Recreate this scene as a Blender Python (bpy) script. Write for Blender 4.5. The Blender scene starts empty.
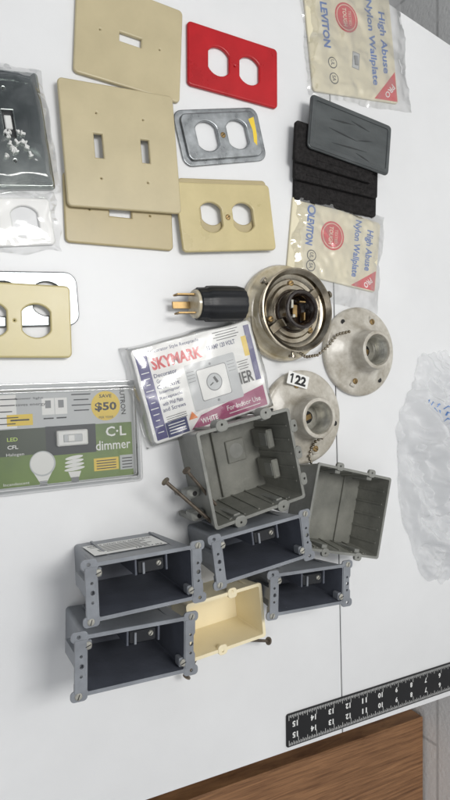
import bpy, math, random, bmesh
from mathutils import Vector, Matrix, noise
random.seed(4)
sc=bpy.context.scene
col=sc.collection
sc.view_settings.view_transform='Standard'; sc.view_settings.look='None'; sc.view_settings.exposure=0
# ------------------------------------------------------------ camera
H=0.54; PHI=math.radians(28); F=578.0
cx=-H*math.tan(PHI)
cam=bpy.data.cameras.new('camera'); camo=bpy.data.objects.new('camera',cam); col.objects.link(camo)
camo.location=(cx,0,H); camo.rotation_euler=(0,-PHI,0)
cam.sensor_fit='VERTICAL'; cam.sensor_height=36; cam.lens=26; cam.clip_start=0.01; cam.clip_end=50
sc.camera=camo
R_=Vector((math.cos(PHI),0,math.sin(PHI))); U_=Vector((0,1,0)); FW=Vector((math.sin(PHI),0,-math.cos(PHI)))
def P(px,py,z=0.0):
    d=R_*((px-225)/F)+U_*((400-py)/F)+FW
    t=(z-H)/d.z
    return Vector((cx,0,H))+d*t
def rect4(tl,tr,br,bl,z=0.0,base=None):
    a,b,c,d=[P(q[0],q[1],z) for q in (tl,tr,br,bl)]
    ctr=(a+b+c+d)/4
    ax=((b-a)+(c-d)); ang=math.atan2(ax.y,ax.x)
    w=((b-a).length+(c-d).length)/2*1000; h=((a-d).length+(b-c).length)/2*1000
    ctr.z=z if base is None else base
    return Matrix.Translation(ctr)@Matrix.Rotation(ang,4,'Z'),w,h
# ------------------------------------------------------------ materials
def lin(c):
    c=c/255
    return c/12.92 if c<=0.04045 else ((c+0.055)/1.055)**2.4
def mat(name,rgb,rough=0.45,metal=0.0,var=0.12,vs=40,bump=0.0,bs=300,spec=0.5,rgb2=None,coat=0,stretch=None):
    m=bpy.data.materials.new(name); m.use_nodes=True
    nt=m.node_tree; b=nt.nodes['Principled BSDF']
    c=[lin(x) for x in rgb]
    tc=nt.nodes.new('ShaderNodeTexCoord'); no=nt.nodes.new('ShaderNodeTexNoise')
    no.inputs['Scale'].default_value=vs; no.inputs['Detail'].default_value=6; no.inputs['Roughness'].default_value=0.62
    if stretch:
        mp=nt.nodes.new('ShaderNodeMapping'); mp.inputs['Scale'].default_value=stretch; mp.inputs['Rotation'].default_value=(0,0,.12)
        nt.links.new(tc.outputs['Object'],mp.inputs[0]); nt.links.new(mp.outputs[0],no.inputs['Vector'])
    else: nt.links.new(tc.outputs['Object'],no.inputs['Vector'])
    r=nt.nodes.new('ShaderNodeValToRGB'); r.color_ramp.elements[0].position=0.32; r.color_ramp.elements[1].position=0.68
    c2=[lin(x) for x in rgb2] if rgb2 else [x*(1-var) for x in c]
    c1=c if rgb2 else [min(1,x*(1+var*0.5)) for x in c]
    r.color_ramp.elements[0].color=(*c2,1); r.color_ramp.elements[1].color=(*c1,1)
    nt.links.new(no.outputs['Fac'],r.inputs['Fac']); nt.links.new(r.outputs['Color'],b.inputs['Base Color'])
    mr=nt.nodes.new('ShaderNodeMapRange'); mr.inputs['To Min'].default_value=max(0.02,rough-0.08); mr.inputs['To Max'].default_value=min(1,rough+0.1)
    nt.links.new(no.outputs['Fac'],mr.inputs['Value']); nt.links.new(mr.outputs['Result'],b.inputs['Roughness'])
    b.inputs['Metallic'].default_value=metal; b.inputs['Specular IOR Level'].default_value=spec
    b.inputs['Coat Weight'].default_value=coat; b.inputs['Coat Roughness'].default_value=0.12
    if bump:
        n2=nt.nodes.new('ShaderNodeTexNoise'); n2.inputs['Scale'].default_value=bs; n2.inputs['Detail'].default_value=4
        nt.links.new(tc.outputs['Object'],n2.inputs['Vector'])
        bp=nt.nodes.new('ShaderNodeBump'); bp.inputs['Strength'].default_value=bump; bp.inputs['Distance'].default_value=0.001
        nt.links.new(n2.outputs['Fac'],bp.inputs['Height']); nt.links.new(bp.outputs['Normal'],b.inputs['Normal'])
    return m
def clear(name,tint=0.95,gl=1.0,rough=0.08,base=.05,milk=.06):
    m=bpy.data.materials.new(name); m.use_nodes=True; nt=m.node_tree
    nt.nodes.remove(nt.nodes['Principled BSDF']); out=nt.nodes['Material Output']
    t=nt.nodes.new('ShaderNodeBsdfTransparent'); t.inputs[0].default_value=(tint,tint,tint,1)
    g=nt.nodes.new('ShaderNodeBsdfGlossy'); g.inputs['Roughness'].default_value=rough
    d=nt.nodes.new('ShaderNodeBsdfDiffuse'); d.inputs[0].default_value=(.85,.87,.9,1)
    lw=nt.nodes.new('ShaderNodeLayerWeight'); lw.inputs[0].default_value=0.35
    ml=nt.nodes.new('ShaderNodeMath'); ml.operation='MULTIPLY'; ml.inputs[1].default_value=gl
    ad=nt.nodes.new('ShaderNodeMath'); ad.operation='ADD'; ad.inputs[1].default_value=base; ad.use_clamp=True
    mx=nt.nodes.new('ShaderNodeMixShader'); mx2=nt.nodes.new('ShaderNodeMixShader'); mx2.inputs[0].default_value=milk
    nt.links.new(lw.outputs['Facing'],ml.inputs[0]); nt.links.new(ml.outputs[0],ad.inputs[0]); nt.links.new(ad.outputs[0],mx.inputs[0])
    nt.links.new(t.outputs[0],mx2.inputs[1]); nt.links.new(d.outputs[0],mx2.inputs[2])
    nt.links.new(mx2.outputs[0],mx.inputs[1]); nt.links.new(g.outputs[0],mx.inputs[2]); nt.links.new(mx.outputs[0],out.inputs['Surface'])
    return m
M={}
M['table']=mat('white_laminate',(226,227,228),0.4,var=0.05,vs=5,bump=0.05,bs=500)
M['tedge']=mat('grey_edge_band',(96,98,100),0.5)
M['beige']=mat('beige_plastic',(188,176,142),0.34,var=0.08,vs=25,bump=0.03,spec=.5)
M['beige2']=mat('dark_beige_plastic',(178,164,126),0.35,var=0.08,vs=25,bump=0.03)
M['tan']=mat('tan_plastic',(196,182,136),0.28,var=0.1,vs=25)
M['ivory']=mat('ivory_plastic',(192,180,132),0.32,var=0.08,vs=20)
M['cream']=mat('cream_plastic',(236,224,190),0.42,var=0.05,vs=20,bump=.1)
M['red']=mat('red_painted_plastic',(178,18,28),0.28,var=0.16,vs=30)
M['galv']=mat('galvanised_steel',(168,172,175),0.28,metal=0.95,var=0.38,vs=70,bump=.12,bs=120)
M['galvd']=mat('dull_galvanised_steel',(136,140,142),0.3,metal=0.95,var=0.35,vs=50,bump=.12,bs=120)
M['chrome']=mat('mirror_steel',(214,220,216),0.09,metal=1,var=0.2,vs=9,bump=.12,bs=22,rgb2=(150,160,156))
M['steel']=mat('aged_nickel',(186,179,164),0.24,metal=1,vs=45,rgb2=(122,110,92))
M['zinc']=mat('bright_zinc_shell',(196,194,184),0.3,metal=.7,var=.25,vs=120)
M['rust']=mat('dull_nail_steel',(128,118,106),0.45,metal=.85,var=.4,vs=150)
M['brass']=mat('brass',(160,134,92),0.34,metal=.9,var=.3,vs=100)
M['black']=mat('black_rubber',(24,26,30),0.42,var=.3,vs=80,bump=.15,bs=600)
M['gblack']=mat('glossy_brown_bakelite',(38,28,23),0.16,var=.3,vs=80,coat=.6)
M['blackf']=mat('black_foam_plate',(46,44,44),0.85,vs=220,rgb2=(22,21,21),bump=1.0,bs=420,spec=.2)
M['dark']=mat('dark_hollow',(16,15,15),0.6)
M['greyplate']=mat('dark_grey_plastic',(84,88,89),0.3,vs=16,rgb2=(66,70,71),bump=.2,bs=180,stretch=(1.2,4,1))
M['groove']=mat('dark_smudge',(44,47,48),0.5,var=.3)
M['bluegrey']=mat('blue_grey_plastic',(130,134,140),0.4,var=.2,vs=40,bump=.15)
M['navy']=mat('navy_plastic',(88,92,102),0.42,var=.25,vs=40,bump=.15)  # same plastic as outside, with the shade of the box interior in its colour
M['navyd']=mat('navy_plastic_clip',(28,30,34),0.35,var=.2,vs=40)
M['gbox']=mat('grey_pvc',(142,143,138),0.46,vs=24,rgb2=(114,115,110),bump=.3)
M['gboxd']=mat('grey_pvc_inside',(132,132,124),0.5,vs=24,rgb2=(100,101,95),bump=.3)  # the grey PVC again, darkened to carry the shade inside the boxes
M['porc']=mat('grimy_porcelain',(202,198,188),0.36,vs=60,rgb2=(150,143,129),bump=.2,bs=90,coat=.3)
M['porc2']=mat('cream_porcelain',(212,204,182),0.24,vs=40,rgb2=(166,152,122),coat=.6)
M['white']=mat('white_card',(235,235,232),0.45,var=.02)
M['whitep']=mat('white_plastic',(236,236,234),0.35,var=.02)
M['lgrey']=mat('light_grey_print',(192,195,196),0.45,var=.04)
M['mgrey']=mat('mid_grey_print',(130,132,134),0.45,var=.04)
M['ink']=mat('black_ink',(28,28,30),0.5,var=.05)
M['inkred']=mat('red_ink',(206,26,38),0.4,var=.05)
M['inkblue']=mat('blue_ink',(24,98,182),0.4,var=.05)
M['inkpurple']=mat('purple_ink',(70,66,124),0.45,var=.05)
M['inknavy']=mat('navy_ink',(36,46,100),0.45,var=.05)
M['magenta']=mat('magenta_ink',(160,56,106),0.45,var=.05)
M['yellow']=mat('yellow_ink',(232,200,60),0.45,var=.04)
M['orange']=mat('orange_ink',(226,130,60),0.45,var=.04)
M['green']=mat('green_ink',(118,146,48),0.4,vs=10,rgb2=(72,98,38))
M['dgreen']=mat('dark_green_ink',(26,30,27),0.3,var=.15,vs=14)
M['mgreen']=mat('middle_green_ink',(50,62,34),0.4,var=.15,vs=14)
M['lime']=mat('lime_ink',(186,212,94),0.4,var=.04)
M['cardivory']=mat('ivory_wallplate',(224,216,188),0.4,var=.05,vs=20)
M['clear']=clear('clear_film',.97,1.3,.1,.05,.03)
M['thin']=clear('thin_clear_film',.98,1.0,.08,.03,.02)
M['shell']=clear('clear_blister',.95,1.4,.05,.12,.02)
M['tick']=mat('white_tick_paint',(225,226,224),0.5,var=.03)
M['ruler']=mat('black_ruler_enamel',(22,23,26),0.38,var=.2,vs=50)
M['floor']=mat('dark_floor',(60,58,56),0.6,var=.2,vs=6)
M['frame']=mat('table_leg_steel',(70,72,74),0.45,metal=.6)
def bagmat():
    m=bpy.data.materials.new('white_bag_plastic'); m.use_nodes=True; nt=m.node_tree
    nt.nodes.remove(nt.nodes['Principled BSDF']); out=nt.nodes['Material Output']
    N=nt.nodes.new; L=nt.links.new
    tc=N('ShaderNodeTexCoord')
    p=N('ShaderNodeBsdfPrincipled'); p.inputs['Roughness'].default_value=.18; p.inputs['Base Color'].default_value=(.95,.955,.965,1)
    nb=N('ShaderNodeTexNoise'); nb.inputs['Scale'].default_value=45; nb.inputs['Detail'].default_value=3; nb.inputs['Distortion'].default_value=2; L(tc.outputs['Object'],nb.inputs['Vector'])
    bp=N('ShaderNodeBump'); bp.inputs['Strength'].default_value=.45; bp.inputs['Distance'].default_value=.004; L(nb.outputs['Fac'],bp.inputs['Height']); L(bp.outputs[0],p.inputs['Normal'])
    t=N('ShaderNodeBsdfTranslucent'); t.inputs[0].default_value=(.96,.97,.98,1)
    tr=N('ShaderNodeBsdfTransparent')
    a=N('ShaderNodeMixShader'); a.inputs[0].default_value=.4; L(p.outputs[0],a.inputs[1]); L(t.outputs[0],a.inputs[2])
    b=N('ShaderNodeMixShader'); b.inputs[0].default_value=.45; L(a.outputs[0],b.inputs[1]); L(tr.outputs[0],b.inputs[2])
    L(b.outputs[0],out.inputs['Surface']); return m
M['bag']=bagmat()
M['bagink']=mat('pale_blue_bag_print',(96,136,196),.4,var=.1)
def woodmat():
    m=bpy.data.materials.new('brown_wood'); m.use_nodes=True; nt=m.node_tree; b=nt.nodes['Principled BSDF']; N=nt.nodes.new; L=nt.links.new
    tc=N('ShaderNodeTexCoord'); mp=N('ShaderNodeMapping'); mp.inputs['Scale'].default_value=(4,100,20)
    no=N('ShaderNodeTexNoise'); no.inputs['Scale'].default_value=3; no.inputs['Detail'].default_value=10; no.inputs['Distortion'].default_value=.4; no.inputs['Roughness'].default_value=.7
    L(tc.outputs['Object'],mp.inputs[0]); L(mp.outputs[0],no.inputs['Vector'])
    r=N('ShaderNodeValToRGB'); r.color_ramp.elements[0].position=.34; r.color_ramp.elements[1].position=.66
    r.color_ramp.elements[0].color=(lin(104),lin(70),lin(44),1); r.color_ramp.elements[1].color=(lin(166),lin(122),lin(84),1)
    L(no.outputs['Fac'],r.inputs['Fac']); L(r.outputs['Color'],b.inputs['Base Color']); b.inputs['Roughness'].default_value=.45
    return m
M['wood']=woodmat()
def wallmat():
    m=bpy.data.materials.new('painted_block_wall'); m.use_nodes=True; nt=m.node_tree; b=nt.nodes['Principled BSDF']; N=nt.nodes.new; L=nt.links.new
    tc=N('ShaderNodeTexCoord')
    sx=N('ShaderNodeSeparateXYZ'); cb=N('ShaderNodeCombineXYZ'); L(tc.outputs['Object'],sx.inputs[0]); L(sx.outputs['Y'],cb.inputs['X']); L(sx.outputs['Z'],cb.inputs['Y'])
    mp=N('ShaderNodeMapping'); mp.inputs['Location'].default_value=(.137,.097,0); L(cb.outputs[0],mp.inputs[0])
    br=N('ShaderNodeTexBrick'); br.inputs['Scale'].default_value=1; br.inputs['Brick Width'].default_value=.4; br.inputs['Row Height'].default_value=.2; br.inputs['Mortar Size'].default_value=.004
    br.inputs['Mortar Smooth'].default_value=.9
    br.inputs['Color1'].default_value=(.9,.9,.88,1); br.inputs['Color2'].default_value=(.87,.87,.86,1); br.inputs['Mortar'].default_value=(.6,.6,.59,1)
    L(mp.outputs[0],br.inputs['Vector'])
    no=N('ShaderNodeTexNoise'); no.inputs['Scale'].default_value=180; no.inputs['Detail'].default_value=5; L(tc.outputs['Object'],no.inputs['Vector'])
    bp=N('ShaderNodeBump'); bp.inputs['Strength'].default_value=.4; bp.inputs['Distance'].default_value=.002; L(no.outputs['Fac'],bp.inputs['Height'])
    L(br.outputs['Color'],b.inputs['Base Color']); L(bp.outputs[0],b.inputs['Normal']); b.inputs['Roughness'].default_value=.6
    return m
M['wall']=wallmat()
# ------------------------------------------------------------ mesh builder (local units: mm)
def rr(w,h,r,n=5,x=0,y=0,rev=False):
    r=min(r,w/2-.01,h/2-.01); pts=[]
    for sx,sy,a0 in ((1,1,0),(-1,1,90),(-1,-1,180),(1,-1,270)):
        for i in range(n+1):
            a=math.radians(a0+90*i/n); pts.append((x+sx*(w/2-r)+r*math.cos(a),y+sy*(h/2-r)+r*math.sin(a)))
    return pts[::-1] if rev else pts
def circ(r,x=0,y=0,n=24,rev=True,clip=None,clipaxis=0):
    pts=[]
    for i in range(n):
        a=2*math.pi*(i+.5)/n; q=[r*math.cos(a),r*math.sin(a)]
        if clip: q[clipaxis]=max(-clip,min(clip,q[clipaxis]))
        pts.append((x+q[0],y+q[1]))
    return pts[::-1] if rev else pts
def grab(cu):
    ob=bpy.data.objects.new('tmp',cu); col.objects.link(ob)
    dg=bpy.context.evaluated_depsgraph_get(); me=bpy.data.meshes.new_from_object(ob.evaluated_get(dg))
    v=[x.co.copy() for x in me.vertices]; f=[tuple(p.vertices) for p in me.polygons]
    bpy.data.objects.remove(ob); bpy.data.meshes.remove(me); bpy.data.curves.remove(cu); return v,f
class B:
    def __init__(s): s.v=[];s.f=[];s.m=[];s.mats=[]
    def mi(s,k):
        if k not in s.mats: s.mats.append(k)
        return s.mats.index(k)
    def add(s,v,f,k,T=None):
        o=len(s.v); i=s.mi(k)
        s.v+= [ (T@Vector(x)) if T else Vector(x) for x in v]
        for q in f: s.f.append(tuple(o+j for j in q)); s.m.append(i)
        return s
    def shape(s,outs,z0,z1,k,bev=0,T=None,bres=2):
        cu=bpy.data.curves.new('c','CURVE'); cu.dimensions='2D'; cu.fill_mode='BOTH'
        for o in outs:
            sp=cu.splines.new('POLY'); sp.points.add(len(o)-1)
            for p,q in zip(sp.points,o): p.co=(q[0],q[1],0,1)
            sp.use_cyclic_u=True
        cu.extrude=max(0.0001,(z1-z0)/2-bev); cu.bevel_depth=bev; cu.bevel_resolution=bres
        v,f=grab(cu); zc=(z0+z1)/2
        v=[(q.x,q.y,q.z+zc) for q in v]; return s.add(v,f,k,T)
    def flat(s,pts,z,k,T=None): return s.add([(p[0],p[1],z) for p in pts],[tuple(range(len(pts)))],k,T)
    def frect(s,x,y,w,h,z,k,rot=0,T=None):
        a=math.radians(rot); c,sn=math.cos(a),math.sin(a)
        return s.flat([(x+c*u-sn*v_,y+sn*u+c*v_) for u,v_ in ((-w/2,-h/2),(w/2,-h/2),(w/2,h/2),(-w/2,h/2))],z,k,T)
    def text(s,t,x,y,w,h,z,k,rot=0,bold=0.0,T=None):
        cu=bpy.data.curves.new('t','FONT'); cu.body=t; cu.size=1; cu.resolution_u=2; cu.offset=bold
        v,f=grab(cu)
        if not v: return s
        x0=min(q.x for q in v);x1=max(q.x for q in v);y0=min(q.y for q in v);y1=max(q.y for q in v)
        a=math.radians(rot);c,sn=math.cos(a),math.sin(a); o=[]
        for q in v:
            u=((q.x-x0)/(x1-x0)-.5)*w; vv=((q.y-y0)/max(1e-6,y1-y0)-.5)*h
            o.append((x+c*u-sn*vv,y+sn*u+c*vv,z))
        return s.add(o,f,k,T)
    def loft(s,rings,ks,cap0=True,cap1=True,T=None,closed=True):
        n=len(rings[0])
        for j in range(len(rings)-1):
            k=ks[j] if isinstance(ks,(list,tuple)) else ks
            v=list(rings[j])+list(rings[j+1]); f=[(i,(i+1)%n,n+(i+1)%n,n+i) for i in range(n if closed else n-1)]
            s.add(v,f,k,T)
        k0=ks[0] if isinstance(ks,(list,tuple)) else ks; k1=ks[-1] if isinstance(ks,(list,tuple)) else ks
        if cap0: s.add(rings[0],[tuple(range(n))[::-1]],k0,T)
        if cap1: s.add(rings[-1],[tuple(range(n))],k1,T)
        return s
    def box(s,x,y,z,w,h,d,k,bev=.4,T=None):
        b=min(bev,w/3,h/3,d/3)
        rs=[[(x+p[0],y+p[1],zz) for p in rr(w-2*i,h-2*i,b+.01,2)] for i,zz in ((b,z-d/2),(0,z-d/2+b),(0,z+d/2-b),(b,z+d/2))]
        return s.loft(rs,k,T=T)
    def lathe(s,prof,k,n=48,T=None,cap0=False,cap1=False,fl=None):
        rs=[]
        for r,z in prof:
            rs.append([((r+(fl(2*math.pi*i/n) if fl else 0))*math.cos(2*math.pi*i/n),(r+(fl(2*math.pi*i/n) if fl else 0))*math.sin(2*math.pi*i/n),z) for i in range(n)])
        return s.loft(rs,k,cap0,cap1,T)
    def cyl(s,a,b_,r,k,n=14,r2=None):
        a=Vector(a);b_=Vector(b_);d=(b_-a); q=d.to_track_quat('Z','Y').to_matrix().to_4x4(); T=Matrix.Translation(a)@q
        r2=r if r2 is None else r2; L=d.length; e=min(.3,L/4,r/3)
        return s.lathe([(r-e,0),(r,e),(r2,L-e),(r2-min(e,r2/2),L)],k,n,T,True,True)
    def ball(s,c,r,k,n=8):
        pr=[(r*math.sin(math.pi*i/6)+.001,-r*math.cos(math.pi*i/6)) for i in range(7)]
        return s.lathe(pr,k,n,Matrix.Translation(Vector(c)),False,False)
    def obj(s,name,parent=None,mw=None,ang=35,merge=True):
        me=bpy.data.meshes.new(name); me.from_pydata([v*0.001 for v in s.v],[],s.f)
        for k in s.mats: me.materials.append(M[k])
        me.polygons.foreach_set('material_index',s.m); me.update()
        if merge:
            bm=bmesh.new(); bm.from_mesh(me); bmesh.ops.remove_doubles(bm,verts=bm.verts,dist=1e-6); bm.to_mesh(me); bm.free()
        me.polygons.foreach_set('use_smooth',[True]*len(me.polygons)); me.set_sharp_from_angle(angle=math.radians(ang)); me.update()
        ob=bpy.data.objects.new(name,me); col.objects.link(ob)
        if merge:
            wn=ob.modifiers.new('wn','WEIGHTED_NORMAL'); wn.keep_sharp=True; wn.weight=100
        if parent: ob.parent=parent
        elif mw is not None: ob.matrix_world=mw
        return ob
def meta(o,label,cat,group=None):
    o['label']=label; o['category']=cat
    if group: o['group']=group
    return o
def empty(name,mw,label,cat,group=None):
    o=bpy.data.objects.new(name,None); o.empty_display_size=.02; col.objects.link(o); o.matrix_world=mw; return meta(o,label,cat,group)
# ------------------------------------------------------------ setting
b=B(); b.add([(-2500,-2500,-750),(425,-2500,-750),(425,2500,-750),(-2500,2500,-750)],[(0,1,2,3)],'floor'); o=b.obj('floor'); o['kind']='structure'
b=B(); b.box(475,0,500,100,5000,2500,'wall'); o=b.obj('wall'); o['kind']='structure'; meta(o,'pale grey painted concrete block wall behind the table','wall')
sA=P(328,0); sB=P(342,695)
def seam(y): return (sA.x+(sB.x-sA.x)*(y/1000-sA.y)/(sB.y-sA.y))*1000
yb=-395.0
def topy(x): return 492-.184*(x-242)
def tabletop(poly,label):
    b=B(); n=len(poly); c=Vector((sum(p[0] for p in poly)/n,sum(p[1] for p in poly)/n))
    def ins(e,z):
        o=[]
        for i in range(n):
            p0=Vector(poly[i-1]);p=Vector(poly[i]);p1=Vector(poly[(i+1)%n])
            d=((p0-p).normalized()+(p1-p).normalized()); o.append((p.x+d.x*e,p.y+d.y*e,z))
        return o
    b.loft([ins(.6,-28),ins(0,-27),ins(0,-.8),ins(.5,0)],['tedge','tedge','table'],True,False)
    b.add(ins(.5,0),[tuple(range(n))],'table')
    o=b.obj('table',ang=30); meta(o,label,'table')
    for i,p in enumerate(poly):
        q=Vector(p)+(c-Vector(p))*.14
        l=B(); l.cyl((q.x,q.y,-750),(q.x,q.y,-28),14,'frame'); l.obj('leg',o)
    return o
st=seam(500)
tabletop([(-700,yb),(seam(yb)-.6,yb),(st-.6,topy(st)),(-700,topy(-700))],'white laminate table holding the electrical parts')
tabletop([(seam(yb)+.6,yb),(405,yb),(405,topy(405)),(st+.6,topy(st))],'narrow white laminate table against the block wall')
zt=-120
yw=P(317,755,-.12).y*1000; x0=-200
b=B(); b.box((x0+420)/2,yw-260,zt-20,420-x0,520,40,'wood',2); bench=b.obj('bench_top')
e=empty('wooden_bench',Matrix.Identity(4),'brown wood grain bench below the table edge','bench'); bench.parent=e
for x in (x0+40,380):
    for y in (yw-40,yw-480):
        l=B(); l.box(x,y,-445,40,40,608,'wood',2); l.obj('leg',e)
# ------------------------------------------------------------ wall plates
def duplex_holes(bev=0,s=1.0,d=19.5,r=17.2,c=14.3):
    return [circ((r)*s+bev,-d*s,0,28,True,c*s+bev,0),circ(r*s+bev,d*s,0,28,True,c*s+bev,0)]
def screw(parent,x,y,z,k='steel',r=3.0,rot=30):
    b=B(); T=Matrix.Translation((x,y,z))
    b.lathe([(r,-.5),(r,.3),(r*.8,.9),(.001,1.1)],k,16,T)
    b.frect(x,y,r*1.5,.7,z+1.16,'dark',rot); return b.obj('screw',parent)
def plate(name,corners,z,k,kind,label,cat='wall plate',th=4.5,bev=1.6,rad=3,scr=None,group='loose electrical wall plates'):
    mw,W,Hh=rect4(*corners,z=z)
    b=B(); outs=[rr(W-2*bev,Hh-2*bev,rad)]
    s=W/114
    if kind=='duplex':
        s=max(s,.95); outs+=duplex_holes(0,s); outs.append(circ(2.2,0,0,12))
    elif kind=='toggleh':
        outs.append(rr(25,11.5,.5,1,rev=True)); outs+= [circ(2.2,-30,0,12),circ(2.2,30,0,12)]
    elif kind=='toggle2':
        for x in (-23,23):
            outs.append(rr(11,25,.5,1,x=x,rev=True)); outs+= [circ(2.2,x,-30,12),circ(2.2,x,30,12)]
    b.shape(outs,0,th,k,bev,bres=3)
    o=b.obj(name,None,mw); meta(o,label,cat,group)
    for q in (scr or []): screw(o,q[0],q[1],th-.3,q[2] if len(q)>2 else 'steel')
    return o,W,Hh
plate('wall_plate',((82,-20),(186,12),(173,107),(66,67)),0.0,'beige','toggleh','beige plastic single toggle switch plate on the table')
plate('wall_plate',((186,24),(276,50),(275,112),(186,84)),0.0,'red','duplex','red duplex outlet wall plate on the table')
plate('wall_plate',((64,172),(172,188),(169,251),(62,243)),0.0,'beige2','toggleh','darker beige toggle plate under a double plate')
plate('wall_plate',((62,83),(179,97),(172,217),(61,203)),0.0062,'beige','toggle2','beige double toggle wall plate on another plate')
plate('wall_plate',((178,177),(266,184),(268,240),(182,246)),0.0,'beige2','duplex','beige duplex outlet plate under a tan one')
plate('wall_plate',((175,180),(270,189),(271,248),(180,256)),0.0052,'tan','duplex','tan duplex outlet plate stacked on another plate',scr=[(0,0,'brass')])
o,W,Hh=plate('metal_cover_plate',((-34,270),(75,273),(80,325),(-28,329)),0.0016,'galvd','duplex','dull steel duplex cover under an ivory plate','metal cover',th=2.4,bev=1.0,rad=10)
b=B(); b.shape([rr(W-1.6,Hh-1.6,10)]+duplex_holes(0,.98),-1.5,0,'blackf',.2); b.obj('gasket',o)
plate('wall_plate',((-48,281),(69,286),(71,359),(-48,357)),0.0046,'ivory','duplex','ivory duplex outlet plate on a metal cover')
mw,W,Hh=rect4((174,110),(257,108),(265,161),(180,169),z=0)
b=B(); b.shape([rr(W-3,Hh-3,9),rr(W-16,Hh-14,6,rev=True)],0,2.6,'galv',1.0)
b.shape([rr(W-15,Hh-13,6)]+duplex_holes(0,.95)+[circ(2,0,0,12)],2.2,5.6,'galv',1.2)
b.shape([[(W/2-16,Hh/2-14),(W/2-9,Hh/2-12),(W/2-9.5,-2),(W/2-12,-Hh/2+16),(W/2-15,-Hh/2+20),(W/2-13.5,3)][::-1]],5.5,5.75,'yellow',.1)
o=b.obj('metal_cover_plate',None,mw); meta(o,'galvanised steel raised duplex cover with yellow paint smear','metal cover','loose electrical wall plates'); screw(o,0,0,5.2,'brass',3.2)
# ------------------------------------------------------------ crumpled film
def crump(x,y,s,seed):
    d,_=noise.voronoi(Vector((x*s,y*s,seed))); return min(1.0,d[1]-d[0])
def film(w,h,z,amp,k,name,parent,seed=0,nx=56,ny=56,x0=0,y0=0,edge=1.0,fs=1.0,zmin=.4):
    b=B(); v=[];f=[]
    for j in range(ny+1):
        for i in range(nx+1):
            u=i/nx;t=j/ny; x=(u-.5)*w; y=(t-.5)*h
            q=Vector((x*.03+seed*7.3,y*.03,seed)); wx=x+6*noise.noise(q*1.7); wy=y+6*noise.noise(q*1.7+Vector((9,9,9)))
            c=crump(wx,wy,.035*fs,seed)*.65+crump(wx,wy,.09*fs,seed+3)*.25
            n2=noise.noise(q*1.3)
            e=min(1,min(u,1-u,t,1-t)*(9 if zmin<1 else 40))
            jx=noise.noise(Vector((seed,t*4,u*4)))*4; jy=noise.noise(Vector((t*4,seed,u*4+9)))*4
            zz=z*e+1.0*(1-e)+amp*(c-.2)+amp*n2*.5+(1-e)*edge*abs(noise.noise(q*5))*3
            if e>=.99: zz=max(zmin,zz)
            v.append((x0+x+jx,y0+y+jy,max(.4,zz)))
    for j in range(ny):
        for i in range(nx): a=j*(nx+1)+i; f.append((a,a+1,a+nx+2,a+nx+1))
    b.add(v,f,k); return b.obj(name,parent,ang=180,merge=False)
# ------------------------------------------------------------ packaged nylon plates
def nylon(c,z,label,bagw,bagh,bx,by,seed,toggle=True):
    mw,W,Hh=rect4(*c,z=z)
    e=empty('packaged_wall_plate',mw,label,'packaged wall plate','bagged ivory wall plates')
    b=B(); b.shape([rr(W-2,Hh-2,3)],0,3.2,'cardivory',1.2)
    sy=.22 if toggle else .12
    if toggle:
        b.frect(2,-Hh*.16,18,9,3.3,'lgrey',80); b.frect(2,-Hh*.16,20,11,3.26,'mgrey',80)
        b.box(2,-Hh*.16,4,5,11,2,'mgrey',.5)
    zt=3.45
    b.text('High Abuse',W*.37,Hh*.06,Hh*.58,W*.10,zt,'inkblue',-90,.022)
    b.text('Nylon Wallplate',W*.225,Hh*.04,Hh*.80,W*.095,zt,'inkblue',-90,.022)
    rx=-W*.05
    b.flat(circ(W*.13,rx,Hh*sy,26,False),zt,'inkred')
    b.flat(circ(W*.113,rx,Hh*sy,26,False),zt+.1,'cardivory')
    b.flat(circ(W*.106,rx,Hh*sy,26,False),zt+.2,'inkred')
    b.text('TESTED',rx+W*.04,Hh*sy,W*.13,W*.03,zt+.3,'cardivory',-90)
    b.text('TOUGH',rx-W*.02,Hh*sy,W*.16,W*.045,zt+.3,'cardivory',-90,.02)
    b.text('LEVITON',-W*.30,Hh*.11,Hh*.40,W*.078,zt,'inkblue',-90,.035)
    b.flat(circ(W*.045,-W*.30,Hh*.38,20,False),zt,'inkblue'); b.flat(circ(W*.027,-W*.30,Hh*.38,20,False),zt+.1,'cardivory')
    for dy,tx in ((-.22,'UL'),(-.36,'SA')):
        b.flat(circ(W*.05,-W*.26,Hh*dy,20,False),zt,'ink'); b.flat(circ(W*.041,-W*.26,Hh*dy,20,False),zt+.1,'cardivory'); b.text(tx,-W*.26,Hh*dy,W*.05,W*.04,zt+.2,'ink',-90,.02)
    b.flat([(W*.485,-Hh*.485),(W*.485,-Hh*.2),(W*.2,-Hh*.485)],zt,'inkred'); b.text('PRO',W*.40,-Hh*.395,Hh*.16,W*.055,zt+.1,'white',-135,.02)
    b.obj('wall_plate',e)
    film(bagw,bagh,6.5,4.8,'clear','plastic_bag',e,seed,x0=bx,y0=by)
    return e
nylon(((310,-16),(398,2),(386,104),(303,86)),0.0,'ivory nylon wall plate sealed in a clear bag',158,146,8,2,1.3)
nylon(((293,203),(382,219),(370,298),(285,264)),0.0,'ivory nylon wall plate in a crinkled clear bag',134,122,4,-8,2.7,False)
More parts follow.
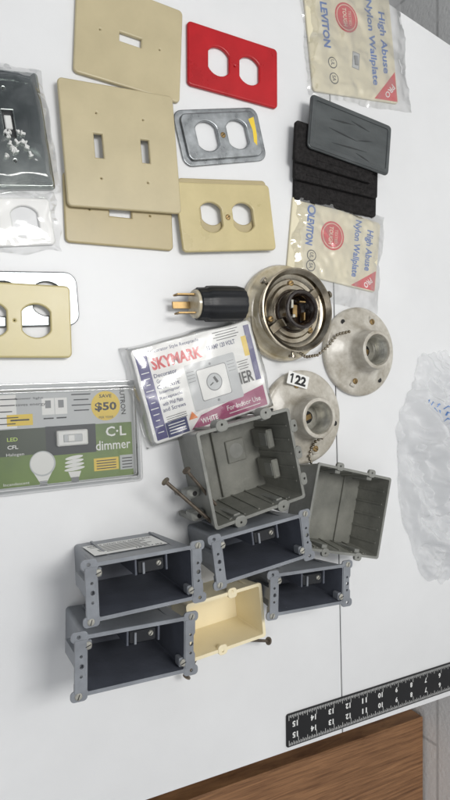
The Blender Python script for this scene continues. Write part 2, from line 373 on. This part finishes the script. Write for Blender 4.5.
# ------------------------------------------------------------ black plates & grey plate
for i,(c,z) in enumerate(((((293,158),(374,184),(373,216),(292,203)),0.0),(((293,140),(375,167),(375,198),(292,182)),0.0052),(((294,118),(366,150),(374,182),(292,165)),0.0104))):
    mw,W,Hh=rect4(*c,z=z); b=B(); b.shape([rr(W-2,Hh-2,2.5)],0,5,'blackf',1)
    for j in range(3): b.box(random.uniform(-6,6),-Hh*.32+j*Hh*.3,5.2,W*random.uniform(.5,.85),random.uniform(1,3),.8,'blackf',.2)
    o=b.obj('black_cover_plate',None,mw); meta(o,'rough black foam cover pad in a small stack','cover plate','stacked black cover plates')
mw,W,Hh=rect4((312,97),(384,124),(393,180),(303,145),z=.0166)
b=B(); b.shape([rr(W-4,Hh-4,4)],0,3.5,'greyplate',1.6)
b.shape([rr(W-5,Hh-5,4),rr(W-12,Hh-12,3,rev=True)],3,4.6,'greyplate',.6)
for (xx,yy,l,r_) in ((-14,12,34,6),(12,15,26,-9),(-12,-2,40,-5),(20,0,22,14),(-2,-14,48,4),(18,-20,20,-12)):
    b.shape([[(xx-l/2*math.cos(math.radians(r_)),yy-l/2*math.sin(math.radians(r_))),(xx,yy-.9),(xx+l/2*math.cos(math.radians(r_)),yy+l/2*math.sin(math.radians(r_))),(xx,yy+.9)]],3.5,3.8,'groove',.05)
o=b.obj('grey_cover_plate',None,mw); meta(o,'dark grey plastic cover plate on black plates','cover plate')
# ------------------------------------------------------------ mirror plate package
mw,W,Hh=rect4((-62,66),(42,73),(50,191),(-60,187),z=.002)
e=empty('packaged_steel_plate',mw,'shiny steel double switch plate in clear film','packaged wall plate')
b=B(); outs=[rr(W-5,Hh-5,2)]
for x in (-34,12): outs+=[rr(11,25,.5,1,x=x,y=4,rev=True),circ(2.2,x,-28,12),circ(2.2,x,34,12)]
b.shape(outs,0,4.4,'chrome',.8)
rs=[[(p[0],p[1],zz) for p in rr(W-2*i,Hh-2*i,3)] for i,zz in ((0,0),(0,1.0),(3.0,3.4))]
b.loft(rs,'chrome',False,False)
for x in (-34,12): b.frect(x,4,12,27,-.6,'dark'); b.box(x,6,1.6,6,12,3,'whitep',.8)
b.obj('wall_plate',e)
b=B()
for i in range(16):
    x=W*.5-27+random.uniform(-12,10); y=-Hh*.5+38+random.uniform(-11,12); a=random.uniform(0,6.28); l=random.uniform(2.5,4.5)
    T=Vector((x,y,6)); b.cyl(T,(x+l*math.cos(a),y+l*math.sin(a),6.4),1.2,'whitep',8); b.cyl(T,(x+1.2*math.cos(a),y+1.2*math.sin(a),6.2),2.2,'whitep',10)
b.obj('screw_packet',e); film(W+8,Hh+6,10,2.0,'thin','plastic_bag',e,4.1,fs=.6)
mw,W,Hh=rect4((-50,198),(52,196),(57,248),(-50,250),z=.0)
e=empty('packaged_white_plate',mw,'white wall plate in clear wrap under steel plate','packaged wall plate')
b=B(); b.shape([rr(W-8,Hh-6,3)]+duplex_holes(0,.9),0,3.6,'whitep',1.4); b.obj('wall_plate',e); film(W+6,Hh+8,5.5,2.4,'thin','plastic_bag',e,5.9,fs=.7)
# ------------------------------------------------------------ dimmer package
mw,W,Hh=rect4((-52,390),(138,376),(142,484),(-48,498),z=0.0)
e=empty('dimmer_package',mw,'green and grey dimmer switch blister pack','packaged dimmer')
X=lambda px:-W/2+W*(px+50)/190.0
Y=lambda v:Hh/2-Hh*v
b=B(); b.shape([rr(W-4,Hh-4,3)],0,1.2,'lgrey',.4)
z=1.3
IW=W-22
b.frect(2,Y(.67),IW,Hh*.52,z,'green'); b.frect(X(20),Y(.53),W*.52,Hh*.24,z+.06,'mgreen'); b.frect(X(64),Y(.54),46,Hh*.27,z+.12,'dgreen')
b.frect(X(-8),Y(.25),34,Hh*.3,z+.08,'white')
for j in range(5): b.frect(X(-2),Y(.14+j*.055),26-(j%3)*5,.9,z+.15,'ink')
b.text('Lower light',X(24),Y(.14),24,2.6,z+.15,'ink'); b.text('saves energy',X(25),Y(.2),26,2.6,z+.15,'ink')
for px in (42,55):
    b.frect(X(px),Y(.22),11,15,z+.1,'white'); b.frect(X(px),Y(.2),5,7,z+.2,'mgrey'); b.frect(X(px),Y(.33),9,1.2,z+.2,'ink')
for j in range(4): b.frect(X(76),Y(.12+j*.05),18-(j%2)*4,1,z+.2,'ink')
b.frect(X(14),Y(.33),22,10,z+.12,'yellow'); b.frect(X(14),Y(.33),16,1.4,z+.2,'ink')
b.text('LUTRON',X(121),Y(.2),26,4.8,z+.15,'ink',-88,.02)
b.flat(circ(14,X(102),Y(.24),30,False),z+.15,'yellow'); b.text('SAVE',X(102),Y(.145),12,3.2,z+.25,'ink',0,.02); b.text('$50',X(102),Y(.25),21,9,z+.25,'ink',0,.03); b.text('PER YEAR',X(102),Y(.35),14,2.2,z+.25,'ink')
b.text('C·L',X(112),Y(.49),20,9.5,z+.2,'white',0,.02); b.text('dimmer',X(108.5),Y(.62),34,9,z+.2,'white',0,.01)
b.frect(X(100),Y(.80),24,12,z+.15,'yellow')
for j in range(4): b.frect(X(100),Y(.765+j*.025),19,.9,z+.25,'ink')
b.frect(X(123),Y(.80),14,14,z+.15,'lgrey')
for j in range(4): b.frect(X(123),Y(.76+j*.03),10,1,z+.25,'ink')
bx,by=X(34),Y(.74)
b.flat(circ(11.5,bx,by,28,False),z+.2,'lgrey'); b.flat(circ(10.3,bx-.3,by+.3,28,False),z+.24,'white'); b.flat([(bx-9,by-6.4),(bx+9,by-6.4),(bx+3.8,by-16),(bx-3.8,by-16)][::-1],z+.17,'white'); b.frect(bx,by-18.2,6.4,5,z+.2,'mgrey')
for j in range(3): b.frect(bx,by-19.8+j*1.6,7,.6,z+.26,'lgrey')
cxx,cyy=X(66),Y(.80)
b.frect(cxx,cyy-11.5,6.8,4.5,z+.2,'mgrey'); b.flat([(cxx-6,cyy-4),(cxx+6,cyy-4),(cxx+4,cyy-9.5),(cxx-4,cyy-9.5)][::-1],z+.2,'white')
for j in range(4):
    b.flat([(cxx+(9.5-j*.4)*math.cos(t),cyy-1.6+j*3.5+1.7*math.sin(t)+.12*(8.5*math.cos(t))) for t in [k*2*math.pi/18 for k in range(18)]],z+.3,'white')
b.frect(cxx,cyy+4,3,10,z+.24,'lgrey')
b.text('LED',X(6),Y(.50),9,3.4,z+.2,'lime',0,.02); b.text('CFL',X(6),Y(.57),9,3.4,z+.2,'white',0,.02); b.text('Halogen',X(8),Y(.64),15,3.4,z+.2,'white'); b.text('Incandescent',X(8),Y(.90),22,2.6,z+.2,'white')
b.obj('printed_card',e)
b=B(); b.box(X(64),Y(.52),5,28,14,7,'white',1.2); b.box(X(64),Y(.52),8.9,17,7,1.4,'lgrey',.5); b.box(X(62),Y(.52),9.8,6,6,1.4,'white',.5); b.obj('dimmer_switch',e)
b=B(); rs=[]
for dw,zz in ((0,1.6),(0,2.6),(-3,3.0),(-12,2.6),(-14,11),(-18,13.2),(-21,13.6)): rs.append([(p[0],p[1],zz) for p in rr(W+dw,Hh+dw*.8,4)])
b.loft(rs,'shell',False,True); b.obj('blister_shell',e)
# ------------------------------------------------------------ receptacle package
mw,W,Hh=rect4((123,350),(243,322),(265,404),(151,446),z=0.0)
e=empty('receptacle_package',mw,'white blister pack with red lettering and magenta band','packaged device')
b=B(); b.shape([rr(W-3,Hh-3,4)],0,14,'white',1.0)
z=14.15
X=lambda u:-W/2+W*u
b.frect(X(.07),Y(.5),W*.085,Hh*.92,z,'inkpurple')
for j in range(14): b.frect(X(.07),Y(.08+j*.062),W*(.06-.014*(j%3)),.9,z+.06,'white')
b.flat([(X(.30),Y(.97)),(X(.97),Y(.97)),(X(.97),Y(.74)),(X(.40),Y(.85))],z,'magenta')
b.frect(X(.20),Y(.89),W*.17,Hh*.16,z+.06,'inknavy')
b.frect(X(.945),Y(.36),W*.05,Hh*.62,z+.03,'inkpurple'); b.frect(X(.9),Y(.27),W*.045,Hh*.22,z+.06,'yellow')
b.text('SKYMARK',X(.33),Y(.20),W*.40,Hh*.125,z+.1,'inkred',0,.04)
b.text('Decorator Style Receptacle',X(.33),Y(.075),W*.40,Hh*.045,z+.1,'inknavy',0,.01)
for j,t in enumerate(('Decorator','Ground Fault','Circuit','Interrupter','Receptacle','with Wall Plate','and Screws')): b.text(t,X(.215),Y(.32+j*.06),W*(.18-.02*(j%2)),Hh*.042,z+.1,'inknavy',0,.012)
for j in range(3): b.frect(X(.215),Y(.76+j*.022),W*.16,.6,z+.1,'ink')
b.shape([rr(W*.42,Hh*.50,2,x=X(.575),y=Y(.55))],z-.2,z+.25,'lgrey',.1)
b.shape([rr(W*.25,Hh*.34,2,x=X(.57),y=Y(.55))],z,z+.55,'mgrey',.1); b.shape([rr(W*.24,Hh*.325,2,x=X(.57),y=Y(.55))],z,z+.65,'white',.1)
zz=z+.75
b.flat(circ(W*.066,X(.57),Y(.55),28,False),zz,'mgrey'); b.flat(circ(W*.058,X(.57),Y(.55),28,False),zz+.05,'lgrey')
b.frect(X(.585),Y(.53),W*.02,Hh*.075,zz+.15,'ink',25); b.frect(X(.545),Y(.565),W*.035,1.2,zz+.18,'ink',25)
for yy in (.35,.75): b.flat(circ(1.4,X(.57),Y(yy),12,False),z+.3,'mgrey')
for xx in (.40,.74):
    for j in range(4): b.frect(X(xx),Y(.38+j*.035),W*.06,.7,z+.3,'mgrey')
b.text('IER',X(.845),Y(.60),W*.12,Hh*.13,z+.7,'ink',0,.015)
b.text('15 AMP 120 VOLT',X(.70),Y(.19),W*.24,Hh*.05,z+.1,'inknavy',0,.02)
for j in range(4): b.frect(X(.76),Y(.05+j*.028),W*.22-(j%2)*6,.8,z+.12,'ink')
for j in range(4): b.frect(X(.20),Y(.845+j*.03),W*.13,.9,z+.14,'white')
for j in range(4): b.frect(X(.84),Y(.42+j*.028),W*.10-(j%2)*3,.7,z+.7,'ink')
b.text('WHITE',X(.46),Y(.915),W*.14,Hh*.055,z+.1,'white',0,.02); b.text('For Indoor Use',X(.77),Y(.87),W*.30,Hh*.055,z+.1,'white',0,.01)
b.frect(X(.77),Y(.93),W*.28,.8,z+.1,'white')
b.flat([(X(.37),Y(.86)),(X(.30),Y(.86)),(X(.335),Y(.78))],z+.8,'orange')
b.obj('printed_box',e)
film(W+10,Hh+8,17.6,2.6,'clear','plastic_wrap',e,8.3,fs=.7,zmin=16.2)
# ------------------------------------------------------------ lampholders
def lampholder(pc,rot,label,k='porc',R=53):
    c=P(pc[0],pc[1],0); mw=Matrix.Translation(c)@Matrix.Rotation(math.radians(rot),4,'Z')
    e=empty('lampholder',mw,label,'light socket','porcelain light sockets')
    b=B(); b.lathe([(R-2,0),(R,1.2),(R,5),(R-1.5,7),(R-4,8),(R-8,7.6),(34,12),(27,15),(24,19),(22.8,31),(22.6,34.5),(21.8,36),(20,36.6),(18.2,36.4),(17.4,35),(17.2,31)],k,64)
    for a in (0,180):
        x=38*math.cos(math.radians(a)); y=38*math.sin(math.radians(a)); b.box(x,y,9.5,13,8,5,k,1.5)
    b.obj('base',e)
    b=B(); pr=[(17.3,33.5),(16.6,34.2),(16,33.5)]
    for i in range(11): pr.append((15.8-(1.3 if i%2 else 0),32.5-i*1.7))
    pr+=[(14,13.5),(.01,13)]; b.lathe(pr,'zinc',40); b.box(0,0,14.5,6,10,1.5,'brass',.5); b.lathe([(7,13.1),(7,14),(5.5,14.4),(.01,14.2)],'dark',20); b.obj('screw_shell',e)
    for a in (0,180):
        x=38*math.cos(math.radians(a)); y=38*math.sin(math.radians(a)); screw(e,x,y,12.2,'brass',3.6,40)
    for a in (60,240):
        b=B(); x=44*math.cos(math.radians(a)); y=44*math.sin(math.radians(a)); b.flat(circ(3,x,y,14,False),8.6,'dark'); b.obj('mounting_hole',e)
    return e
lampholder((357,352),70,'pale grimy porcelain light socket upright on the table')
l3=lampholder((300,417),110,'grimy porcelain light socket beside the grey box')
def chainobj(parent,pts):
    b=B(); inv=parent.matrix_world.inverted(); pts=[(inv@q)*1000 for q in pts]
    L=[(pts[i+1]-pts[i]).length for i in range(len(pts)-1)]; tot=sum(L); n=int(tot/4.6)
    for i in range(n):
        d=tot*i/n; j=0
        while j<len(L)-1 and d>L[j]: d-=L[j]; j+=1
        b.ball(pts[j].lerp(pts[j+1],d/L[j]),1.9,'steel',10)
    for i in range(len(pts)-1): b.cyl(pts[i],pts[i+1],.35,'rust',6)
    b.obj('pull_chain',parent)
bpy.context.view_layer.update()
chainobj(l3,[P(322,438,.028),P(316,441,.02),P(311,448,.012),P(309,457,.010),P(313,468,.003)])
b=B(); b.shape([rr(28,14,1)],0,.4,'white',.1); b.text('22',3.4,0,15,10.6,.55,'ink',0,.05); b.frect(-8.3,0,2.2,10.6,.55,'ink'); b.frect(-9.8,3.6,4,1.8,.56,'ink',38)
mw=Matrix.Translation(P(298,380,.014))@Matrix.Rotation(math.radians(-14),4,'Z'); o=b.obj('number_tag',None,mw); meta(o,'small white paper tag printed 122','paper tag')
c=P(281,314,0); mw=Matrix.Translation(c)
e=empty('lampholder',mw,'cream porcelain fixture with metal shade ring and dark socket','light socket','porcelain light sockets')
b=B(); b.lathe([(51,0),(53,1),(53.5,6),(52,9),(50.5,9.6),(48.5,9),(46.5,10.5),(43,11.5),(41,14),(36,18),(20,20)],'porc2',64); b.obj('base',e)
b=B(); b.lathe([(22,20),(34,20),(40,19),(41.5,21),(41.5,25),(43.2,26),(43.2,30),(45,32),(45,33.4),(43.4,33.6),(41,31.4),(39.4,30),(39,25),(36,24.4),(34,22.6),(30,22.2),(28,24),(22,24)],'steel',64)
b.obj('shade_ring',e)
for s in (-1,1):
    b=B(); T=Matrix.Rotation(math.radians(38),4,'Z'); b.box(s*31,0,26,18,9,1.6,'steel',.5,T=T); b.box(s*22.8,0,30,2,9,8,'steel',.5,T=T); b.obj('bracket',e)
b=B(); b.lathe([(24,23),(23,26),(21,28),(20.5,38),(20.8,40),(19.6,41.4),(17.6,41.6),(16.4,40.4)],'gblack',40); pr=[(16.4,40.2)]
for i in range(9): pr.append((15.9-(1.2 if i%2 else 0),39-i*1.9))
pr.append((12,22)); b.lathe(pr,'gblack',40); b.flat(circ(13,0,0,24,False),22,'gblack')
b.box(1,0,25,6,14,2,'brass',.5); b.box(-8,6,30,3,9,8,'zinc',.4); b.box(9,-6,29,2,9,7,'brass',.4); b.box(5,9,31,8,2,7,'brass',.4); b.cyl((-3,-6,22),(-3,-6,30),2,'zinc'); b.obj('socket',e)
for a in (25,145,265):
    b=B(); ca,sa=math.cos(math.radians(a)),math.sin(math.radians(a)); b.cyl((39*ca,39*sa,28),(49*ca,49*sa,28),1.6,'steel'); b.cyl((48*ca,48*sa,28),(51*ca,51*sa,28),4,'steel'); b.obj('thumb_screw',e)
for a in (95,200,320):
    screw(e,30*math.cos(math.radians(a)),30*math.sin(math.radians(a)),23.4,'brass',3.4)
bpy.context.view_layer.update()
chainobj(e,[P(298,352,.026),P(306,357,.02),P(318,355,.014),P(329,345,.013),P(338,334,.014),P(352,331,.013)])
# ------------------------------------------------------------ plug
a=P(193,304,.019); c2=P(242,304,.019); d=(c2-a); L=d.length*1000; ang=math.atan2(d.y,d.x)
mw=Matrix.Translation(a)@Matrix.Rotation(ang,4,'Z')@Matrix.Rotation(math.radians(90),4,'Y')
e=empty('electrical_plug',mw,'black rubber locking plug with brass blades lying on table','plug')
b=B(); b.lathe([(.01,3.5),(15,3.5),(16,4.5),(16.2,10),(16.2,13),(17.6,15),(18,22),(18,L-6),(17,L-1.5),(14,L),(8,L-1),(.01,L-1)],'black',60,fl=lambda t:.4*math.cos(15*t)); b.obj('plug_body',e)
b=B(); b.lathe([(.01,0),(12.5,0),(14,.8),(14.4,3.6)],'porc2',32); b.obj('plug_face',e)
for (x,y) in ((-2,9),(-2,-9)):
    b=B(); b.box(x,y,-9,8,1.8,20,'brass',.4); b.box(x+3,y,-17,8,1.8,4,'brass',.4); b.obj('plug_blade',e)
b=B(); b.box(8,0,-9,2,7,20,'brass',.4); b.obj('plug_blade',e)
# ------------------------------------------------------------ boxes
def nailp(parent,a,b_,r=1.6):
    inv=parent.matrix_world.inverted(); a=(inv@a)*1000; b_=(inv@b_)*1000
    b=B(); b.cyl(a,b_,r,'rust',10); d=(b_-a).normalized(); b.cyl(a-d*1.6,a,4.2,'rust',14); return b.obj('nail',parent)
def jbox(name,c,d,ko,ki,kr,label,cat,group,taper=4,wall=2.4,rad=3,ears=True,ribs=0):
    mw,W,Hh=rect4(*c,z=d/1000,base=0.0)
    e=empty(name,mw,label,cat,group)
    b=B(); R=lambda w,h,z,r=rad:[(p[0],p[1],z) for p in rr(w,h,r)]
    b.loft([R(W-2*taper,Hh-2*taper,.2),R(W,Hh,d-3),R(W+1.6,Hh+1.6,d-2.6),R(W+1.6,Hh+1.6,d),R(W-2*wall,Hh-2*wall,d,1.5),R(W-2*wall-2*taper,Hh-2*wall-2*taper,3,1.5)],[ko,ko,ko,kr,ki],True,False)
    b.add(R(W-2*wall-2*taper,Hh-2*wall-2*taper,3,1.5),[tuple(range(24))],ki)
    for x in (-W*.3,W*.36):
        b.box(x,Hh/2-taper*.4,d*.5,2.2,2.0,d*.8,ko,.3); b.box(x,-Hh/2+taper*.4,d*.5,2.2,2.0,d*.8,ko,.3)
    for i in range(ribs):
        q=-.38+.76*i/max(1,ribs-1)
        for s in (-1,1):
            for (ax,half,other) in ((0,W/2,Hh),(1,Hh/2,W)):
                t0=half-wall-taper; t1=half-wall; pos=q*(other-2*taper-2*wall); hw=.9; pr=1.6
                v=[]
                for (t,zz) in ((t0+.5,3),(t1+.3,d-5)):
                    for (dd,dp) in ((0,-hw),(-pr,-hw),(-pr,hw),(0,hw)):
                        u=s*(t+dd); w_=pos+dp; v.append((u,w_,zz) if ax==0 else (w_,u,zz))
                b.add(v,[(0,1,5,4),(1,2,6,5),(2,3,7,6),(4,5,6,7)],ki)
    b.obj('box_body',e)
    if ears:
        for s in (-1,1):
            b=B(); x=s*(W/2+3.2)
            b.shape([[(x-4.4,-Hh*.44),(x+4.4,-Hh*.44),(x+4.4,-Hh*.2),(x+3,-Hh*.14),(x+3,Hh*.14),(x+4.4,Hh*.2),(x+4.4,Hh*.44),(x-4.4,Hh*.44)],
                circ(2.2,x+.8,Hh*.0,12),circ(1.5,x+.4,Hh*.17,12),circ(1.5,x+.4,-Hh*.17,12)],d-2.2,d+.8,kr,.3)
            for yy in (-Hh*.5,Hh*.5):
                b.shape([rr(13,8,3,x=x+s*1.0,y=yy),circ(1.9,x+s*1.5,yy,12)],d-1.6,d+.2,kr,.3)
                b.box(x+s*1.5,yy*.8,d-4,5,7,5,kr,.6)
            b.box(x-s*.5,0,d*.7,5,12,d*.5,ko,.5)
            b.box(x-s*6,-s*Hh*.33,d-6,7,8,11,kr,1.5)
            b.obj('mounting_ear',e)
            screw(e,x-s*6,-s*Hh*.33,d-.3,'zinc',3.2,20)
            screw(e,x+s*1.5,s*Hh*.5,d+.3,'zinc',3.0,70)
    return e,W,Hh
def clips(e,W,Hh,d,k='navyd',kl='bluegrey'):
    x=W*.10; y=Hh*.5-4-2.4
    b=B(); b.box(x,y-7,d*.62,26,13,d*.46,k,1.6)
    b.box(x-14,y-6,d*.62,1.8,14,d*.5,'navy',.4); b.box(x+14,y-6,d*.62,1.8,14,d*.5,'navy',.4)
    b.box(x+1,y-13.8,d*.72,13,1.4,d*.12,kl,.4); b.box(x-3,y-13.7,d*.52,16,1.2,2,kl,.4)
    b.box(x-7,y-8,d*.86,2,10,2,kl,.4)
    b.obj('wire_clamp',e)
    screw(e,x+7,y-6,d*.855,'zinc',2.4,50)
g='blue grey switch boxes'
D=83
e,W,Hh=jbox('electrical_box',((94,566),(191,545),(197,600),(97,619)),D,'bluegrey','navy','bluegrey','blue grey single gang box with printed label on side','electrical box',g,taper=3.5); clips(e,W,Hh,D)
sl=math.atan2(3.5,D-3)
def sideT(x,y):
    zz=D*.48-y; return (x-4,Hh/2+.5-(D-3-zz)*math.tan(sl),zz)
tb=B(); tb.frect(0,0,66,42,0,'white'); tb.text('SINGLE GANG OLD WORK BOX',0,15,60,4.2,.1,'ink',0,.02)
for j in range(6): tb.frect(-4+(j%2)*3,9-j*4.2,50-(j%3)*6,1.6,.1,'ink')
tb.text('18 CU IN',17,-16.5,24,3.6,.1,'ink',0,.02)
tb.v=[Vector(sideT(v.x,v.y))+Vector((0,v.z+.4,0)) for v in tb.v]; tb.obj('paper_label',e)
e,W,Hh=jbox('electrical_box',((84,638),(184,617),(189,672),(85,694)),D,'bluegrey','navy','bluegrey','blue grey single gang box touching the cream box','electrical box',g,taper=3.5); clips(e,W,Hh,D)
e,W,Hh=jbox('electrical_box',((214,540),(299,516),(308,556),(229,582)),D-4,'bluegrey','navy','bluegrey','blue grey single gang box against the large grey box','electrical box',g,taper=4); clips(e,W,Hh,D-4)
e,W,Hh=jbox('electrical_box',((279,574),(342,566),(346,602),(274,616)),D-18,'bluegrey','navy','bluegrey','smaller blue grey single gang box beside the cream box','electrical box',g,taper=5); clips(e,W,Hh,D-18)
DC=50
e,W,Hh=jbox('electrical_box',((188,606),(257,584),(269,635),(191,661)),DC,'cream','cream','cream','cream plastic nail-on box between the grey boxes','electrical box',None,taper=3.5,ears=False)
for s in (-1,1):
    b=B(); b.shape([rr(9,9,3,x=s*8,y=s*(Hh/2-1)),circ(1.6,s*8,s*(Hh/2+.4),12)],DC-3,DC+.6,'cream',.4); b.obj('screw_tab',e)
bpy.context.view_layer.update()
nailp(e,P(187,676,.016),P(206,640,.022)); nailp(e,P(268,641,.02),P(240,640,.03))
DR=62
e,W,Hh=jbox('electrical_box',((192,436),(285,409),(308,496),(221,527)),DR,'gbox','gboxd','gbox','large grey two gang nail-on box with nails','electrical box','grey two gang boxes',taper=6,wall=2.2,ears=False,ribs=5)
for x in (-W*.24,W*.24):
    for s in (-1,1):
        b=B(); b.shape([rr(12,10,4.5,x=x,y=s*(Hh/2+1)),circ(1.7,x,s*(Hh/2+2),12)],DR-12,DR+.6,'gbox',.6); b.box(x,s*(Hh/2-4),DR*.5,7,4,DR*.85,'gbox',1.0); b.obj('screw_post',e)
for s in (-1,1):
    for (yy,hh_) in ((16,20),(-16,20)):
        b=B(); b.box(s*(W/2-11),yy,DR*.34,8,hh_,DR*.5,'gboxd',1.5); b.box(s*(W/2-14.5),yy,DR*.44,2,hh_-6,DR*.22,'gbox',.6); b.obj('wire_clamp',e)
b=B(); b.box(-W*.1,0,5,2.0,Hh*.78,4,'gboxd',.6); b.box(W*.14,8,4.2,22,24,2.4,'gboxd',1); b.flat(circ(8,W*.14,8,24,False),5.5,'gbox'); b.obj('bottom_rib',e)
for y in (-12,-34):
    b=B(); b.box(-W/2-6,y,DR*.55,14,9,18,'gbox',2.4); b.flat(circ(2.4,-W/2-6,y,14,False),DR*.55+9.2,'dark'); b.box(-W/2-9,y-3,DR*.3,5,5,30,'gbox',1); b.obj('nail_guide',e)
for y in (Hh*.3,-Hh*.3,0):
    b=B(); b.shape([rr(7,12,3,x=W/2+2.5,y=y),circ(1.6,W/2+3.5,y,12)],DR-3,DR+.5,'gbox',.4); b.obj('side_tab',e)
bpy.context.view_layer.update()
nailp(e,P(166,482,.055),P(214,524,.05),1.8); nailp(e,P(187,471,.06),P(216,505,.05),1.6)
DS=46
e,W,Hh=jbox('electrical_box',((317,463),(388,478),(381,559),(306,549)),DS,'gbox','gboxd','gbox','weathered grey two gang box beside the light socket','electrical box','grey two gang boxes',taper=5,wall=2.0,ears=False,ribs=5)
for x in (-W*.2,W*.2):
    b=B(); b.box(x,0,4.2,1.6,Hh*.84,2.4,'gboxd',.6); b.obj('inner_rib',e)
for x in (-W*.22,W*.22):
    for s in (-1,1):
        b=B(); b.box(x,s*(Hh/2-4.5),DS*.5,7,5,DS*.9,'gbox',1.0); b.shape([rr(9,8,3,x=x,y=s*(Hh/2+1)),circ(1.5,x,s*(Hh/2+1.5),12)],DS-3,DS+.5,'gbox',.4); b.obj('screw_post',e)
# ------------------------------------------------------------ ruler
tl=P(285,715,.0); bl=P(287,747,0); left=(tl+bl)/2; ang=math.atan2((P(450,676)-left).y,(P(450,676)-left).x)
W=305; Hh=(tl-bl).length*1000
W=min(W,(0.403-left.x)*1000)
mw=Matrix.Translation(left+Vector((math.cos(ang),math.sin(ang),0))*W/2000)@Matrix.Rotation(ang,4,'Z')
b=B(); b.shape([rr(W,Hh,2.5)],0,1.6,'ruler',.3)
x0=-W/2+3; i=0
while True:
    x=x0+i*25.4/16
    if x>W/2-3: break
    l=8 if i%16==8 else (6 if i%8==0 else (4.6 if i%4==0 else (3.6 if i%2==0 else 2.6)))
    b.frect(x,Hh/2-1.2-l/2,.5,l,1.75,'tick'); b.frect(x,-Hh/2+1.2+l/2,.5,l,1.75,'tick')
    if i%16==8:
        s=str(15-i//16)
        for yy in (.2,-.2): b.text(s,x-4.4 if len(s)>1 else x-3,Hh*yy*.85,7.4 if len(s)>1 else 3.8,6.4,1.75,'tick',180,.035)
    i+=1
o=b.obj('ruler',None,mw); meta(o,'black ruler with white numbers on the table edge','ruler')
# ------------------------------------------------------------ plastic bag: layered thin sheets
b=B()
def sheet(rx,ry,hh,seed,ox=0,oy=0,nr=110,na=260):
    v=[];f=[]
    def hgt(x,y,rho):
        wx=x+16*noise.noise(Vector((x*.02,y*.02,seed))); wy=y+16*noise.noise(Vector((x*.02,y*.02,seed+5)))
        u=wx/(1+.004*(wy+40))
        n1=1-2*abs(noise.noise(Vector((u*.032+wy*.006,wy*.014,seed+1))))*1.9
        n2=1-2*abs(noise.noise(Vector((u*.06+wy*.03,wy*.05-u*.03,seed+2))))*1.8
        n3=1-2*abs(noise.noise(Vector((u*.13,wy*.10,seed+3))))*1.6
        d,_=noise.voronoi(Vector((wx*.035,wy*.028,seed))); vv=min(1,d[1]-d[0])
        dome=max(0,1-rho**3)
        return dome*(hh*(.46+.32*n1+.17*n2+.04*n3+.18*vv))+1.2*(1+n3)
    for j in range(nr+1):
        rho=max(.002,j/nr)
        for i in range(na):
            a=2*math.pi*i/na
            k=1+.20*noise.noise(Vector((math.cos(a)*1.6,math.sin(a)*1.6,seed)))+.13*abs(noise.noise(Vector((math.cos(a)*5,math.sin(a)*5,seed))))
            x=ox+rx*k*rho*math.cos(a); y=oy+ry*k*rho*math.sin(a); v.append((x,y,max(.5,hgt(x-ox,y-oy,rho))))
    for j in range(nr):
        for i in range(na):
            p=j*na+i;q=j*na+(i+1)%na; f.append((p,q,q+na,p+na))
    b.add(v,f,'bag')
    return hgt
hf=sheet(80,147,58,3.7)
sheet(80,134,36,11.2,4,-10)
sheet(56,74,26,23.9,14,82)
random.seed(9)
for k in range(3):
    for j in range(9-k):
        u=-34+j*6.2+k*5; w_=98-j*3.4-k*11
        t=B(); r0=random.uniform(2.2,3.2)
        t.frect(u,w_,1.2,r0*1.9,0,'bagink',-30+random.uniform(-15,15)); t.frect(u+1.4,w_+.9,2.4,1.1,0,'bagink',random.uniform(-60,0))
        t.v=[Vector((q.x,q.y,hf(q.x,q.y,min(1,math.hypot(q.x/80,q.y/147)))+1.4)) for q in t.v]
        b.add(t.v,t.f,'bagink')
o=b.obj('plastic_bag',ang=180,merge=False); o.location=(.322,-.094,0); o.rotation_euler=(0,0,math.radians(8)); meta(o,'crumpled translucent white plastic bag with blue print','plastic bag')
# ------------------------------------------------------------ light: noise world, lighter and darker zones made up to vary metal reflections
w=bpy.data.worlds.new('World'); sc.world=w; w.use_nodes=True; nt=w.node_tree; bg=nt.nodes['Background']
tc=nt.nodes.new('ShaderNodeTexCoord'); no=nt.nodes.new('ShaderNodeTexNoise'); no.inputs['Scale'].default_value=2.6; no.inputs['Detail'].default_value=2
nt.links.new(tc.outputs['Generated'],no.inputs['Vector'])
r=nt.nodes.new('ShaderNodeValToRGB'); r.color_ramp.elements[0].position=.42; r.color_ramp.elements[1].position=.6
r.color_ramp.elements[0].color=(.22,.24,.27,1); r.color_ramp.elements[1].color=(1.5,1.55,1.62,1)
nt.links.new(no.outputs['Fac'],r.inputs['Fac']); nt.links.new(r.outputs['Color'],bg.inputs[0]); bg.inputs[1].default_value=.36
def area(loc,tgt,sx,sy,e,colr):
    l=bpy.data.lights.new('ceiling_light','AREA'); l.shape='RECTANGLE'; l.size=sx; l.size_y=sy; l.energy=e; l.color=colr
    o=bpy.data.objects.new('ceiling_light',l); col.objects.link(o); o.location=loc; o.rotation_euler=(Vector(tgt)-Vector(loc)).to_track_quat('-Z','Y').to_euler()
area((.12,.34,1.5),(.08,.05,0),.55,.36,12.5,(1,.985,.96))
area((-1.1,-.3,2.0),(0,0,0),1.0,.6,8,(1,.98,.96))  # added overhead fill to lift the shade, not a lamp of the room
